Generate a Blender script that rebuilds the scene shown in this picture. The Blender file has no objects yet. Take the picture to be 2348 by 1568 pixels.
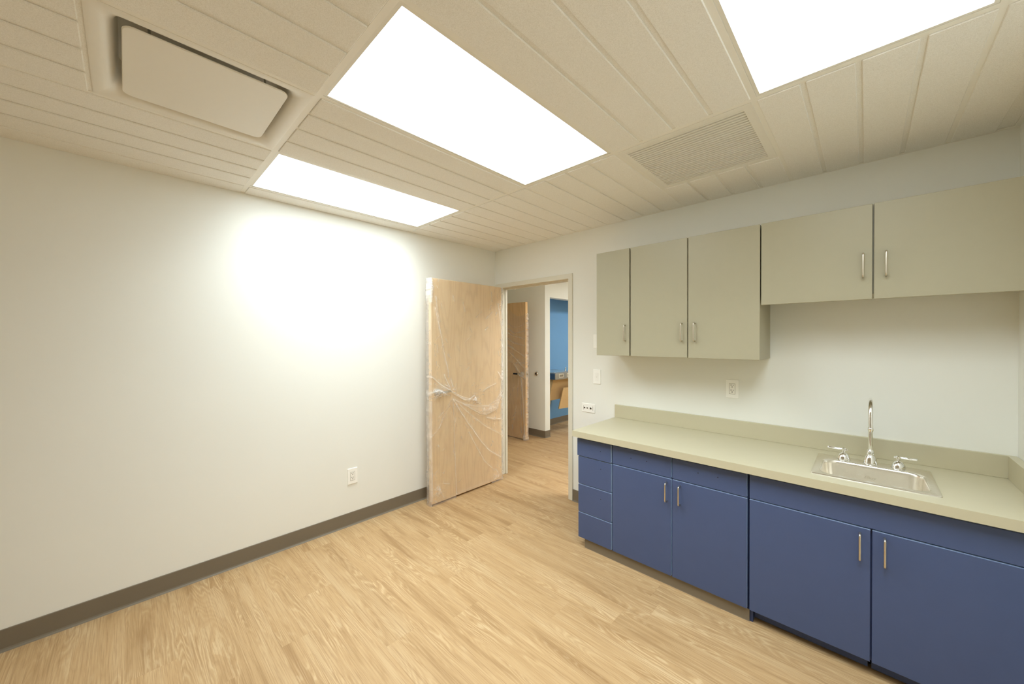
import bpy, bmesh, math, random
import numpy as np
from mathutils import Vector, Matrix
random.seed(7)
S = bpy.context.scene
COL = S.collection
PI = math.pi
H = 2.438          # ceiling height
XR = 3.456         # right wall
YN = -5.6         # wall behind the camera
WT = 0.075         # thickness of the wall with the doorway

# ------------------------------------------------------------------ materials
def srgb(r, g, b):
    f = lambda c: (c/255/12.92) if c/255 <= .04045 else ((c/255+.055)/1.055)**2.4
    return (f(r), f(g), f(b), 1)

class NT:
    def __init__(s, name):
        s.m = bpy.data.materials.new(name); s.m.use_nodes = True
        s.t = s.m.node_tree; s.N = s.t.nodes; s.L = s.t.links
        s.b = s.N['Principled BSDF']; s.out = s.N['Material Output']
    def n(s, typ, **kw):
        o = s.N.new(typ)
        for k, v in kw.items():
            if k.startswith('i_'): o.inputs[k[2:].replace('_', ' ')].default_value = v
            else: setattr(o, k, v)
        return o
    def l(s, a, b): s.L.new(a, b)
    def math(s, op, a, b=None, c=None):
        o = s.N.new('ShaderNodeMath'); o.operation = op
        for i, v in enumerate((a, b, c)):
            if v is None: continue
            if hasattr(v, 'is_linked') or hasattr(v, 'links'): s.l(v, o.inputs[i])
            else: o.inputs[i].default_value = v
        return o.outputs[0]
    def ramp(s, fac, stops):
        o = s.N.new('ShaderNodeValToRGB'); e = o.color_ramp.elements
        while len(e) < len(stops): e.new(.5)
        for i, (p, c) in enumerate(stops): e[i].position = p; e[i].color = c if len(c) == 4 else (*c, 1)
        s.l(fac, o.inputs[0]); return o.outputs[0]
    def mix(s, fac, a, b, mode='MIX'):
        o = s.N.new('ShaderNodeMix'); o.data_type = 'RGBA'; o.blend_type = mode
        for sock, v in ((o.inputs[0], fac), (o.inputs[6], a), (o.inputs[7], b)):
            if hasattr(v, 'links'): s.l(v, sock)
            else: sock.default_value = v
        return o.outputs[2]
    def bump(s, h, strength, dist):
        o = s.N.new('ShaderNodeBump'); o.inputs['Strength'].default_value = strength; o.inputs['Distance'].default_value = dist
        s.l(h, o.inputs['Height']); s.l(o.outputs[0], s.b.inputs['Normal'])

def plain(name, col, rough=.5, metal=0, spec=.5, noise=0, nscale=40, bump=0, bscale=300, coat=0):
    t = NT(name); t.b.inputs['Roughness'].default_value = rough; t.b.inputs['Metallic'].default_value = metal
    t.b.inputs['Specular IOR Level'].default_value = spec; t.b.inputs['Coat Weight'].default_value = coat
    t.b.inputs['Base Color'].default_value = col
    tc = t.n('ShaderNodeTexCoord')
    nz = t.n('ShaderNodeTexNoise', i_Scale=nscale, i_Detail=4.0); t.l(tc.outputs['Object'], nz.inputs['Vector'])
    d = max(noise, .01)
    c = t.mix(nz.outputs['Fac'], tuple(x*(1-d) for x in col[:3])+(1,), tuple(min(1, x*(1+d)) for x in col[:3])+(1,))
    t.l(c, t.b.inputs['Base Color'])
    if bump:
        n2 = t.n('ShaderNodeTexNoise', i_Scale=bscale, i_Detail=3.0); t.l(tc.outputs['Object'], n2.inputs['Vector'])
        t.bump(n2.outputs['Fac'], bump, .001)
    return t.m

def emit(name, col, strength):
    t = NT(name); e = t.n('ShaderNodeEmission'); e.inputs[0].default_value = col; e.inputs[1].default_value = strength
    t.l(e.outputs[0], t.out.inputs[0]); return t.m

def mat_floor():
    t = NT('oak_vinyl_planks'); tc = t.n('ShaderNodeTexCoord'); sp = t.n('ShaderNodeSeparateXYZ'); t.l(tc.outputs['Object'], sp.inputs[0])
    X, Y = sp.outputs[0], sp.outputs[1]
    W, LN = .172, 1.15
    yy = t.math('DIVIDE', t.math('ADD', Y, 20.03), W); row = t.math('FLOOR', yy); fy = t.math('FRACT', yy)
    wn = t.n('ShaderNodeTexWhiteNoise', noise_dimensions='1D'); t.l(row, wn.inputs['W'])
    xx = t.math('DIVIDE', t.math('ADD', t.math('ADD', X, 30), t.math('MULTIPLY', wn.outputs[0], LN)), LN)
    col = t.math('FLOOR', xx); fx = t.math('FRACT', xx)
    cv = t.n('ShaderNodeCombineXYZ'); t.l(row, cv.inputs[0]); t.l(col, cv.inputs[1])
    wid = t.n('ShaderNodeTexWhiteNoise', noise_dimensions='2D'); t.l(cv.outputs[0], wid.inputs['Vector']); ID = wid.outputs[0]
    def vec(sx, sy, sz):
        c = t.n('ShaderNodeCombineXYZ'); t.l(t.math('MULTIPLY', X, sx), c.inputs[0]); t.l(t.math('MULTIPLY', Y, sy), c.inputs[1]); t.l(t.math('MULTIPLY', ID, sz), c.inputs[2]); return c.outputs[0]
    n1 = t.n('ShaderNodeTexNoise', i_Scale=1.0, i_Detail=2.5, i_Roughness=.45, i_Distortion=.35); t.l(vec(.75, 8.5, 91), n1.inputs['Vector'])
    wig = t.n('ShaderNodeTexNoise', i_Scale=1.0, i_Detail=2.0); t.l(vec(16, 70, 37), wig.inputs['Vector'])
    rings = t.math('SINE', t.math('ADD', t.math('MULTIPLY', n1.outputs['Fac'], 190.), t.math('MULTIPLY', wig.outputs['Fac'], 4.5)))
    rings = t.math('MULTIPLY_ADD', rings, .5, .5)
    n2 = t.n('ShaderNodeTexNoise', i_Scale=1.0, i_Detail=4.0, i_Roughness=.65); t.l(vec(4, 260, 17), n2.inputs['Vector'])
    n3 = t.n('ShaderNodeTexNoise', i_Scale=1.0, i_Detail=3.0, i_Roughness=.55); t.l(vec(1.3, 13, 53), n3.inputs['Vector'])
    n4 = t.n('ShaderNodeTexNoise', i_Scale=1.0, i_Detail=2.0); t.l(vec(2.2, 5.5, 29), n4.inputs['Vector'])
    base = t.ramp(n3.outputs['Fac'], [(.25, srgb(172, 139, 96)), (.5, srgb(187, 154, 111)), (.75, srgb(196, 166, 125))])
    fig = t.ramp(n4.outputs['Fac'], [(.42, (0, 0, 0)), (.68, (1, 1, 1))])
    # pale limed ring lines where the figure is strong, fine dark grain everywhere, a few darker heart streaks
    lines = t.ramp(rings, [(.70, (0, 0, 0)), (.99, (1, 1, 1))])
    c = t.mix(t.math('MULTIPLY', t.math('MULTIPLY', lines, t.math('MULTIPLY_ADD', fig, .75, .10)), .60), base, srgb(216, 190, 150))
    dl = t.ramp(rings, [(.0, (1, 1, 1)), (.35, (0, 0, 0))])
    c = t.mix(t.math('MULTIPLY', t.math('MULTIPLY', dl, t.math('MULTIPLY_ADD', fig, .5, .22)), .42), c, srgb(142, 106, 66))
    pores = t.ramp(n2.outputs['Fac'], [(.36, (1, 1, 1)), (.50, (0, 0, 0))])
    c = t.mix(t.math('MULTIPLY', pores, .42), c, srgb(138, 104, 65))
    pale = t.ramp(n2.outputs['Fac'], [(.58, (0, 0, 0)), (.72, (1, 1, 1))])
    c = t.mix(t.math('MULTIPLY', pale, .28), c, srgb(216, 190, 150))
    dark = t.ramp(n3.outputs['Fac'], [(.30, (1, 1, 1)), (.42, (0, 0, 0))])
    c = t.mix(t.math('MULTIPLY', dark, .34), c, srgb(142, 106, 68))
    hs = t.n('ShaderNodeHueSaturation'); t.l(t.math('MULTIPLY_ADD', ID, .06, .97), hs.inputs['Value']); t.l(c, hs.inputs['Color'])
    ey = t.math('MINIMUM', fy, t.math('SUBTRACT', 1., fy)); ex = t.math('MULTIPLY', t.math('MINIMUM', fx, t.math('SUBTRACT', 1., fx)), LN/W)
    seam = t.math('LESS_THAN', t.math('MINIMUM', ey, ex), .005)
    c = t.mix(t.math('MULTIPLY', seam, .12), hs.outputs[0], srgb(140, 104, 66))
    t.l(c, t.b.inputs['Base Color']); t.b.inputs['Roughness'].default_value = .5; t.b.inputs['Specular IOR Level'].default_value = .3
    t.bump(t.math('ADD', n2.outputs['Fac'], t.math('MULTIPLY', seam, -.5)), .12, .001)
    return t.m

def mat_door(name, base, dark, light):
    t = NT(name); tc = t.n('ShaderNodeTexCoord'); sp = t.n('ShaderNodeSeparateXYZ'); t.l(tc.outputs['Object'], sp.inputs[0])
    A = t.math('ADD', sp.outputs[1], sp.outputs[0]); Z = sp.outputs[2]
    def vec(sa, sz, k=0.):
        c = t.n('ShaderNodeCombineXYZ'); t.l(t.math('MULTIPLY', A, sa), c.inputs[0]); t.l(t.math('MULTIPLY', Z, sz), c.inputs[1]); c.inputs[2].default_value = k; return c.outputs[0]
    n1 = t.n('ShaderNodeTexNoise', i_Scale=1.0, i_Detail=2.0, i_Roughness=.45); t.l(vec(6, .75), n1.inputs['Vector'])
    r = t.math('MULTIPLY_ADD', t.math('SINE', t.math('MULTIPLY', n1.outputs['Fac'], 70.)), .5, .5)
    n2 = t.n('ShaderNodeTexNoise', i_Scale=1.0, i_Detail=3.0, i_Roughness=.6); t.l(vec(190, 5, 3.), n2.inputs['Vector'])
    n3 = t.n('ShaderNodeTexNoise', i_Scale=1.0, i_Detail=2.0); t.l(vec(9, .5, 7.), n3.inputs['Vector'])
    c = t.mix(n3.outputs['Fac'], base, light)
    c = t.mix(t.math('MULTIPLY', t.math('POWER', r, 3.), .26), c, dark)
    c = t.mix(t.math('MULTIPLY', t.ramp(n2.outputs['Fac'], [(.36, (1, 1, 1)), (.5, (0, 0, 0))]), .22), c, dark)
    t.l(c, t.b.inputs['Base Color']); t.b.inputs['Roughness'].default_value = .5
    return t.m

def mat_tile():
    t = NT('acoustic_tile'); tc = t.n('ShaderNodeTexCoord')
    n1 = t.n('ShaderNodeTexNoise', i_Scale=380.0, i_Detail=4.0, i_Roughness=.75); t.l(tc.outputs['Object'], n1.inputs['Vector'])
    n2 = t.n('ShaderNodeTexVoronoi', i_Scale=150.0); t.l(tc.outputs['Object'], n2.inputs['Vector'])
    c = t.ramp(n1.outputs['Fac'], [(.3, srgb(226, 223, 214)), (.55, srgb(244, 242, 236)), (.75, srgb(249, 247, 242))])
    pit = t.ramp(n2.outputs['Distance'], [(.06, (1, 1, 1)), (.16, (0, 0, 0))])
    c = t.mix(t.math('MULTIPLY', pit, .35), c, srgb(206, 200, 184))
    t.l(c, t.b.inputs['Base Color']); t.b.inputs['Roughness'].default_value = .95; t.b.inputs['Specular IOR Level'].default_value = .1
    t.bump(t.math('SUBTRACT', n1.outputs['Fac'], pit), .5, .0015)
    return t.m

def mat_steel(name, col, rough, sx, sy, sz):
    t = NT(name); tc = t.n('ShaderNodeTexCoord'); mp = t.n('ShaderNodeMapping'); mp.inputs['Scale'].default_value = (sx, sy, sz)
    t.l(tc.outputs['Object'], mp.inputs[0])
    n = t.n('ShaderNodeTexNoise', i_Scale=1.0, i_Detail=3.0); t.l(mp.outputs[0], n.inputs['Vector'])
    t.b.inputs['Metallic'].default_value = 1; t.b.inputs['Base Color'].default_value = col
    t.l(t.math('MULTIPLY_ADD', n.outputs['Fac'], .02, rough-.01), t.b.inputs['Roughness'])
    return t.m

def mat_film():
    # thin clear polyethylene: see-through, glossy, milky where it is folded over on itself
    t = NT('clear_film'); tc = t.n('ShaderNodeTexCoord')
    at = t.n('ShaderNodeAttribute', attribute_name='layers')
    n = t.n('ShaderNodeTexNoise', i_Scale=38.0, i_Detail=5.0, i_Roughness=.6, i_Distortion=1.2); t.l(tc.outputs['Object'], n.inputs['Vector'])
    bp = t.n('ShaderNodeBump'); bp.inputs['Strength'].default_value = .3; bp.inputs['Distance'].default_value = .004; t.l(n.outputs['Fac'], bp.inputs['Height'])
    tr = t.n('ShaderNodeBsdfTransparent'); tr.inputs[0].default_value = (.985, .98, .975, 1)
    gl = t.n('ShaderNodeBsdfGlossy'); gl.inputs['Roughness'].default_value = .12; t.l(bp.outputs[0], gl.inputs['Normal'])
    df = t.n('ShaderNodeBsdfDiffuse'); df.inputs[0].default_value = (.97, .95, .93, 1)
    tl = t.n('ShaderNodeBsdfTranslucent'); tl.inputs[0].default_value = (.97, .95, .93, 1)
    milky = t.n('ShaderNodeMixShader'); milky.inputs[0].default_value = .4; t.l(df.outputs[0], milky.inputs[1]); t.l(tl.outputs[0], milky.inputs[2])
    lw = t.n('ShaderNodeLayerWeight'); t.l(bp.outputs[0], lw.inputs['Normal'])
    fr = t.math('MULTIPLY_ADD', t.math('POWER', lw.outputs['Facing'], 4.), .55, .045)
    op = t.math('MINIMUM', t.math('MULTIPLY_ADD', at.outputs['Fac'], .62, .045), .85)
    m1 = t.n('ShaderNodeMixShader'); t.l(op, m1.inputs[0]); t.l(tr.outputs[0], m1.inputs[1]); t.l(milky.outputs[0], m1.inputs[2])
    m2 = t.n('ShaderNodeMixShader'); t.l(fr, m2.inputs[0]); t.l(m1.outputs[0], m2.inputs[1]); t.l(gl.outputs[0], m2.inputs[2])
    t.l(m2.outputs[0], t.out.inputs[0]); return t.m

M = {}
M['wall'] = plain('wall_paint', srgb(237, 236, 228), .6, spec=.25, noise=.012, nscale=3, bump=.08, bscale=260)
M['white_wall'] = plain('white_wall_paint', srgb(240, 242, 234), .6, spec=.25, noise=.012, nscale=3, bump=.08, bscale=260)
M['blue_wall'] = plain('blue_wall_paint', srgb(112, 160, 204), .55, spec=.25, noise=.02, nscale=3)
M['floor'] = mat_floor()
M['tile'] = mat_tile()
M['tee'] = plain('ceiling_tee_paint', srgb(240, 237, 228), .5, noise=.01)
M['white_metal'] = plain('white_enamel', srgb(236, 233, 224), .35, noise=.01)
M['plaque'] = plain('diffuser_enamel', srgb(234, 230, 220), .4, noise=.01)
M['duct'] = plain('duct_inside', srgb(150, 147, 134), .5, noise=.02)
M['lens'] = emit('troffer_lens', (.94, 1.06, 1.12, 1), 5.2)
M['hall_fill_lens'] = emit('hall_fill_lens', (.96, 1.0, 1.02, 1), 43.0)
M['base'] = plain('rubber_base', srgb(122, 111, 94), .5, spec=.35, noise=.03, nscale=20)
M['sage'] = plain('sage_laminate', srgb(174, 167, 142), .38, spec=.4, noise=.02, nscale=25)
M['counter'] = plain('counter_laminate', srgb(196, 188, 160), .36, spec=.45, noise=.025, nscale=9, bump=.03)
M['blue'] = plain('blue_laminate', srgb(72, 87, 125), .42, spec=.4, noise=.03, nscale=18, bump=.02)
M['blue_edge'] = plain('blue_edge_band_highlight', srgb(184, 204, 228), .35, noise=.02)  # edge banding, with the bright highlight along the edges put into its colour
M['blue_dark'] = plain('navy_toe_board', srgb(52, 68, 110), .5, noise=.03)
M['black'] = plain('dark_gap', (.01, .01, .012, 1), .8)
M['hole'] = plain('dark_hole', (.015, .013, .01, 1), .8)
M['slot'] = plain('slot_shadow', srgb(136, 127, 108), .7)
M['nickel'] = mat_steel('brushed_nickel', (.66, .60, .50, 1), .3, 60, 60, 900)
M['steel'] = mat_steel('brushed_steel', (.88, .84, .76, 1), .27, 30, 500, 300)
M['steel_dark'] = mat_steel('steel_panel', (.46, .455, .43, 1), .4, 300, 20, 700)
M['chrome'] = plain('chrome', (.86, .86, .85, 1), .06, metal=1)
M['plate'] = plain('white_plastic', srgb(249, 247, 240), .35, noise=.008)
M['ring'] = plain('ivory_insert', srgb(246, 243, 235), .3, noise=.008)
M['frame'] = plain('door_frame_paint', srgb(222, 217, 200), .4, noise=.012)
M['door'] = mat_door('maple_veneer', srgb(232, 201, 158), srgb(204, 166, 120), srgb(240, 214, 174))
M['door_edge'] = mat_door('maple_edge', srgb(226, 184, 122), srgb(206, 160, 98), srgb(234, 198, 140))
M['fountain_side'] = plain('blue_grey_steel', srgb(62, 88, 114), .4, metal=.3, noise=.02)
M['veneer_shaded'] = mat_door('maple_veneer_shaded', srgb(200, 166, 120), srgb(166, 128, 84), srgb(210, 178, 132))  # near door's maple darkened: the far door's shade is in the colour
M['card'] = plain('brown_cardboard', srgb(198, 166, 118), .8, spec=.1, noise=.04, nscale=30)
M['film'] = mat_film()

# ------------------------------------------------------------------ mesh helper
class G:
    def __init__(s): s.bm = bmesh.new()
    def _add(s, tmp, mat=0, smooth=False):
        for f in tmp.faces: f.material_index = mat; f.smooth = smooth
        me = bpy.data.meshes.new('t'); tmp.to_mesh(me); tmp.free(); s.bm.from_mesh(me); bpy.data.meshes.remove(me); return s
    def box(s, a, b, bevel=0, mat=0, seg=2):
        t = bmesh.new(); bmesh.ops.create_cube(t, size=1)
        for v in t.verts: v.co = Vector([a[i] if v.co[i] < 0 else b[i] for i in range(3)])
        if bevel: bmesh.ops.bevel(t, geom=list(t.edges), offset=bevel, segments=seg, profile=.5, affect='EDGES')
        bmesh.ops.recalc_face_normals(t, faces=t.faces); return s._add(t, mat)
    def hexa(s, pts, mat=0):     # 8 points: bottom loop, top loop
        t = bmesh.new(); v = [t.verts.new(p) for p in pts]
        for q in ((3,2,1,0),(4,5,6,7),(0,1,5,4),(1,2,6,5),(2,3,7,6),(3,0,4,7)): t.faces.new([v[i] for i in q])
        bmesh.ops.recalc_face_normals(t, faces=t.faces); return s._add(t, mat)
    def loft(s, loops, cap=(True, True), mat=0, smooth=True, closed=True):
        t = bmesh.new(); L = [[t.verts.new(p) for p in lp] for lp in loops]; n = len(L[0])
        for a, b in zip(L, L[1:]):
            for i in range(n if closed else n-1):
                j = (i+1) % n; t.faces.new((a[i], a[j], b[j], b[i]))
        if cap[0]: t.faces.new(list(reversed(L[0])))
        if cap[1]: t.faces.new(L[-1])
        bmesh.ops.recalc_face_normals(t, faces=t.faces); return s._add(t, mat, smooth)
    def tube(s, pts, r, n=12, mat=0, cap=True):
        pts = [Vector(p) for p in pts]; rs = r if isinstance(r, (list, tuple)) else [r]*len(pts)
        T = [(pts[min(i+1, len(pts)-1)]-pts[max(i-1, 0)]).normalized() for i in range(len(pts))]
        up = Vector((0, 0, 1)) if abs(T[0].z) < .9 else Vector((1, 0, 0)); u = T[0].cross(up).normalized(); loops = []
        for p, tt, rr in zip(pts, T, rs):
            u = (u-tt*u.dot(tt)).normalized(); w = tt.cross(u)
            loops.append([p+rr*(math.cos(2*PI*k/n)*u+math.sin(2*PI*k/n)*w) for k in range(n)])
        return s.loft(loops, (cap, cap), mat)
    def lathe(s, c, axis, prof, n=32, mat=0):    # prof: (distance along axis, radius)
        c = Vector(c); ax = Vector(axis).normalized(); u = ax.orthogonal().normalized(); w = ax.cross(u)
        return s.loft([[c+ax*d+max(r, 1e-5)*(math.cos(2*PI*k/n)*u+math.sin(2*PI*k/n)*w) for k in range(n)] for d, r in prof], (True, True), mat)
    def build(s, name, mats, parent=None, auto=None):
        org = ORG.get(parent.name, Vector((0, 0, 0))) if parent else Vector((0, 0, 0))
        if org.length: bmesh.ops.translate(s.bm, verts=s.bm.verts, vec=-org)
        me = bpy.data.meshes.new(name); s.bm.to_mesh(me); s.bm.free()
        for m in (mats if isinstance(mats, (list, tuple)) else [mats]): me.materials.append(m)
        if auto: me.set_sharp_from_angle(angle=math.radians(auto))
        o = bpy.data.objects.new(name, me); COL.objects.link(o)
        if parent: o.parent = parent; ORG[o.name] = org
        return o
ORG = {}
def tag(o, label, cat, group=None, kind=None):
    o['label'] = label; o['category'] = cat
    if group: o['group'] = group
    if kind: o['kind'] = kind
    return o
def thing(name, label, cat, loc, group=None, kind=None):
    o = bpy.data.objects.new(name, None); o.empty_display_size = .1; o.location = loc; COL.objects.link(o)
    ORG[o.name] = Vector(loc); return tag(o, label, cat, group, kind)
def struct(name, g, m, label, cat): return tag(g.build(name, m), label, cat, kind='structure')
def B(a, b, bevel=0, mat=0): return G().box(a, b, bevel, mat)
def rrect(x0, x1, y0, y1, r, z, n=8):
    out = []
    for cx, cy, a0 in ((x1-r, y1-r, 0), (x0+r, y1-r, 90), (x0+r, y0+r, 180), (x1-r, y0+r, 270)):
        for k in range(n+1):
            a = math.radians(a0+90*k/n); out.append((cx+r*math.cos(a), cy+r*math.sin(a), z))
    return out

# ------------------------------------------------------------------ the room shell
CX0, CY1, CXR = -2.3, 4.6, 3.3    # hall beyond the doorway
struct('floor', B((CX0-.1, YN-.1, -.08), (XR+.1, CY1+.1, 0)), M['floor'], 'pale oak plank vinyl floor running through the room and out the doorway', 'floor')
struct('wall_left', B((-.1, YN-.1, 0), (0, 0, H+.2)), M['wall'], 'long plain white wall with a low outlet behind the open door', 'wall')
g = G(); JL, JR, DH = .10, .977, 2.026
g.box((-.1, 0, 0), (JL-.004, WT, H+.2)); g.box((JR+.004, 0, 0), (XR+.1, WT, H+.2)); g.box((JL-.004, 0, DH+.004), (JR+.004, WT, H+.2))
struct('wall_back', g, M['wall'], 'white wall holding the doorway, wall cabinets and sink counter', 'wall')
struct('wall_right', B((XR, YN-.1, 0), (XR+.1, 0, H+.2)), M['wall'], 'white side wall meeting the right end of the counter', 'wall')
struct('wall_front', B((0, YN-.1, 0), (XR, YN, H+.2)), M['wall'], 'white wall on the near side of the room facing the counter', 'wall')

# rubber bases
def base_strip(name, a, b, nrm, label, h=.104):
    ax, ay = a; bx, by = b; nx, ny = nrm; g = G()
    prof = [(0, 0), (.016, 0), (.014, .003), (.007, .007), (.005, .014), (.005, h-.002), (.003, h), (0, h)]
    g.loft([[(p[0]+nx*d, p[1]+ny*d, z) for d, z in prof] for p in ((ax, ay), (bx, by))], smooth=False)
    return struct(name, g, M['base'], label, 'baseboard')
base_strip('baseboard_left', (0, YN), (0, 0), (1, 0), 'taupe rubber cove base along the long white wall behind the open door')
base_strip('baseboard_back', (1.022, 0), (1.49, 0), (0, -1), 'short taupe rubber base between door frame and blue drawer cabinet')

# ceiling: planks of scored acoustic tile hung between the tees
TX = [.15+.618*k for k in range(6)]; TY = [-1.062, -2.285, -3.508]
AC = (TX[1], TX[2], -2.900, -2.285); GR = (TX[3], TX[4], -1.062, -.432)
LAMP = 11.2
LIGHTS = [(TX[0], TX[1]), (TX[2], TX[3]), (TX[4], TX[5])]
g = G(); g.box((-.1, YN-.1, H+.12), (XR+.1, WT, H+.2))
tb = G()
def planks(x0, x1, y0, y1, tmpl=False):
    tb.box((x0, y0, H+.0005), (x1, y1, H+.03))
    for k in range(4):
        a = x0+(x1-x0)*k/4; b = x0+(x1-x0)*(k+1)/4
        g2.box((a+.0085, y0+.013, H-.0055), (b-.0085, y1-.013, H+.002), .0025, 0, 1)
g2 = G()
rows = [(TY[0], 0), (TY[1], TY[0]), (TY[2], TY[1])]
for ri, (y0, y1) in enumerate(rows):
    for k in range(5):
        x0, x1 = TX[k], TX[k+1]
        if ri == 1 and (x0, x1) in LIGHTS: continue
        if ri == 0 and k == 3: planks(x0, x1, GR[3], 0); continue
        if ri == 2 and k == 1: planks(x0, x1, TY[2], AC[2]); continue
        planks(x0, x1, y0, y1)
    # cut strips along the two side walls
    tb.box((0, y0, H+.0005), (TX[0], y1, H+.03)); g2.box((.0, y0+.013, H-.0055), (TX[0]-.0085, y1-.013, H+.002), .0025, 0, 1)
    tb.box((TX[5], y0, H+.0005), (XR, y1, H+.03)); g2.box((TX[5]+.0085, y0+.013, H-.0055), (TX[5]+.146, y1-.013, H+.002), .0025, 0, 1)
for ya, yb in ((-4.731, TY[2]), (YN, -4.731)):
    for k in range(5): planks(TX[k], TX[k+1], ya, yb)
tb.box((0, YN, H+.0005), (TX[0], TY[2], H+.03)); tb.box((TX[5], YN, H+.0005), (XR, TY[2], H+.03))
for q in (g2, tb):
    me = bpy.data.meshes.new('t'); q.bm.to_mesh(me); q.bm.free(); g.bm.from_mesh(me); bpy.data.meshes.remove(me)
struct('ceiling', g, M['tile'], 'suspended ceiling of scored off-white acoustic tiles with plank grooves', 'ceiling')
g = G(); w = .0115
for y in TY+[-4.731]: g.box((0, y-w, H-.0015), (XR, y+w, H+.004))
for x in TX:
    for y0, y1 in ((YN, -4.731), (-4.731, TY[2]), (TY[2], TY[1]), (TY[1], TY[0]), (TY[0], 0)): g.box((x-w, y0+w, H-.0015), (x+w, y1-w, H+.004))
struct('trim_1', g, M['tee'], 'off-white metal tee grid carrying the ceiling tiles and light panels', 'ceiling grid')
g = G(); q = .02
for a, b in (((0, YN, H-.003), (q, 0, H)), ((q, -q, H-.003), (XR, 0, H)), ((XR-q, YN, H-.003), (XR, -q, H)), ((q, YN, H-.003), (XR-q, YN+q, H))): g.box(a, b)
for a, b in (((0, YN, H-.002), (.0015, 0, H+.0)),): pass
struct('trim_2', g, M['tee'], 'thin wall angle edging the ceiling along the tops of the walls', 'ceiling edge trim')

# ------------------------------------------------------------------ ceiling fixtures
LL = ['bright white light panel beside the long left wall, smaller looking than the middle one',
      'bright white light panel in the middle of the ceiling, largest fully seen',
      'bright white light panel above the counter side, cut by the top of the photo']
for (x0, x1), lab in zip(LIGHTS, LL):
    t = thing('ceiling_light', lab, 'ceiling light', ((x0+x1)/2, (TY[0]+TY[1])/2, H), 'recessed ceiling light panels')
    a0, a1, b0, b1 = x0+w+.001, x1-w-.001, TY[1]+w+.001, TY[0]-w-.001; e = .012
    g = G()
    outer = [(a0, b0), (a1, b0), (a1, b1), (a0, b1)]; inner = [(a0+e, b0+e), (a1-e, b0+e), (a1-e, b1-e), (a0+e, b1-e)]
    g.loft([[(x, y, H+.03) for x, y in outer], [(x, y, H) for x, y in outer], [(x, y, H-.001) for x, y in inner], [(x, y, H+.014) for x, y in inner]], (False, False), smooth=False)
    g.build('frame', M['white_metal'], t)
    B((a0+e*.6, b0+e*.6, H+.010), (a1-e*.6, b1-e*.6, H+.013)).build('diffuser', M['lens'], t)
    la = bpy.data.lights.new('lamp', 'AREA'); la.shape = 'RECTANGLE'; la.size = a1-a0-.03; la.size_y = b1-b0-.03; la.energy = LAMP; la.color = (.94, 1.06, 1.12); la.spread = math.radians(125)   # prismatic lens throws mostly downward
    lo = bpy.data.objects.new('lamp', la); COL.objects.link(lo); lo.parent = t; lo.location = (0, 0, .0085)

# plaque supply diffuser
x0, x1, y0, y1 = AC; x0 += w; x1 -= w; y1 -= w
t = thing('supply_diffuser', 'square white air diffuser with a rounded dropped plate in the ceiling tile', 'air diffuser', ((x0+x1)/2, (y0+y1)/2, H))
g = G()
def inset(d, z, r): return rrect(x0+d, x1-d, y0+d, y1-d, r, z, 10)
g.loft([inset(0, H+.02, .002), inset(0, H-.003, .002), inset(.004, H-.004, .003), inset(.026, H-.003, .02), inset(.038, H+.001, .03), inset(.050, H+.010, .04), inset(.060, H+.026, .05), inset(.067, H+.055, .055), inset(.07, H+.11, .055)], (False, True))
g.build('bell_housing', M['plaque'], t, auto=40)
px0, px1, py0, py1 = .858, 1.316, -2.822, -2.368
g = G(); zt = H-.006
g.loft([rrect(px0+.001, px1-.001, py0+.001, py1-.001, .029, zt+.006), rrect(px0, px1, py0, py1, .03, zt+.005), rrect(px0, px1, py0, py1, .03, zt+.002), rrect(px0+.002, px1-.002, py0+.002, py1-.002, .028, zt)])
g.build('plaque', M['plaque'], t, auto=30)
for cx, cy in ((1.27, -2.76), (1.27, -2.44)):
    g = G(); g.tube([(cx, cy, zt+.009), (cx+.004, cy, zt+.03), (cx-.004, cy, zt+.05), (cx, cy, zt+.1)], .0035, 8)
    g.box((cx-.012, cy-.012, zt+.009), (cx+.012, cy+.012, zt+.013)); g.build('hanger_clip', M['duct'], t)
# return grille
x0, x1, y0, y1 = GR; x0 += w; x1 -= w; y1 -= .002; y0 += w
t = thing('return_grille', 'square white louvered return air grille between two ceiling lights', 'air grille', ((x0+x1)/2, (y0+y1)/2, H))
g = G(); e = .034
for a, b in (((x0, y0), (x1, y0+e)), ((x0, y1-e), (x1, y1)), ((x0, y0+e), (x0+e, y1-e)), ((x1-e, y0+e), (x1, y1-e))): g.box((*a, H-.004), (*b, H+.02))
g.build('frame', M['white_metal'], t)
g = G(); n = 25; p = (y1-y0-2*e)/n
for k in range(n):
    yc = y0+e+p*(k+.5); u0, u1 = yc-p*.36, yc+p*.36
    g.hexa([(x0+e, u0, H-.003), (x1-e, u0, H-.003), (x1-e, u1, H-.001), (x0+e, u1, H-.001), (x0+e, u0, H+.003), (x1-e, u0, H+.003), (x1-e, u1, H+.003), (x0+e, u1, H+.003)])
g.box((x0+e, y0+e, H+.006), (x1-e, y1-e, H+.008))
g.build('louver_face', M['white_metal'], t)

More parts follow.
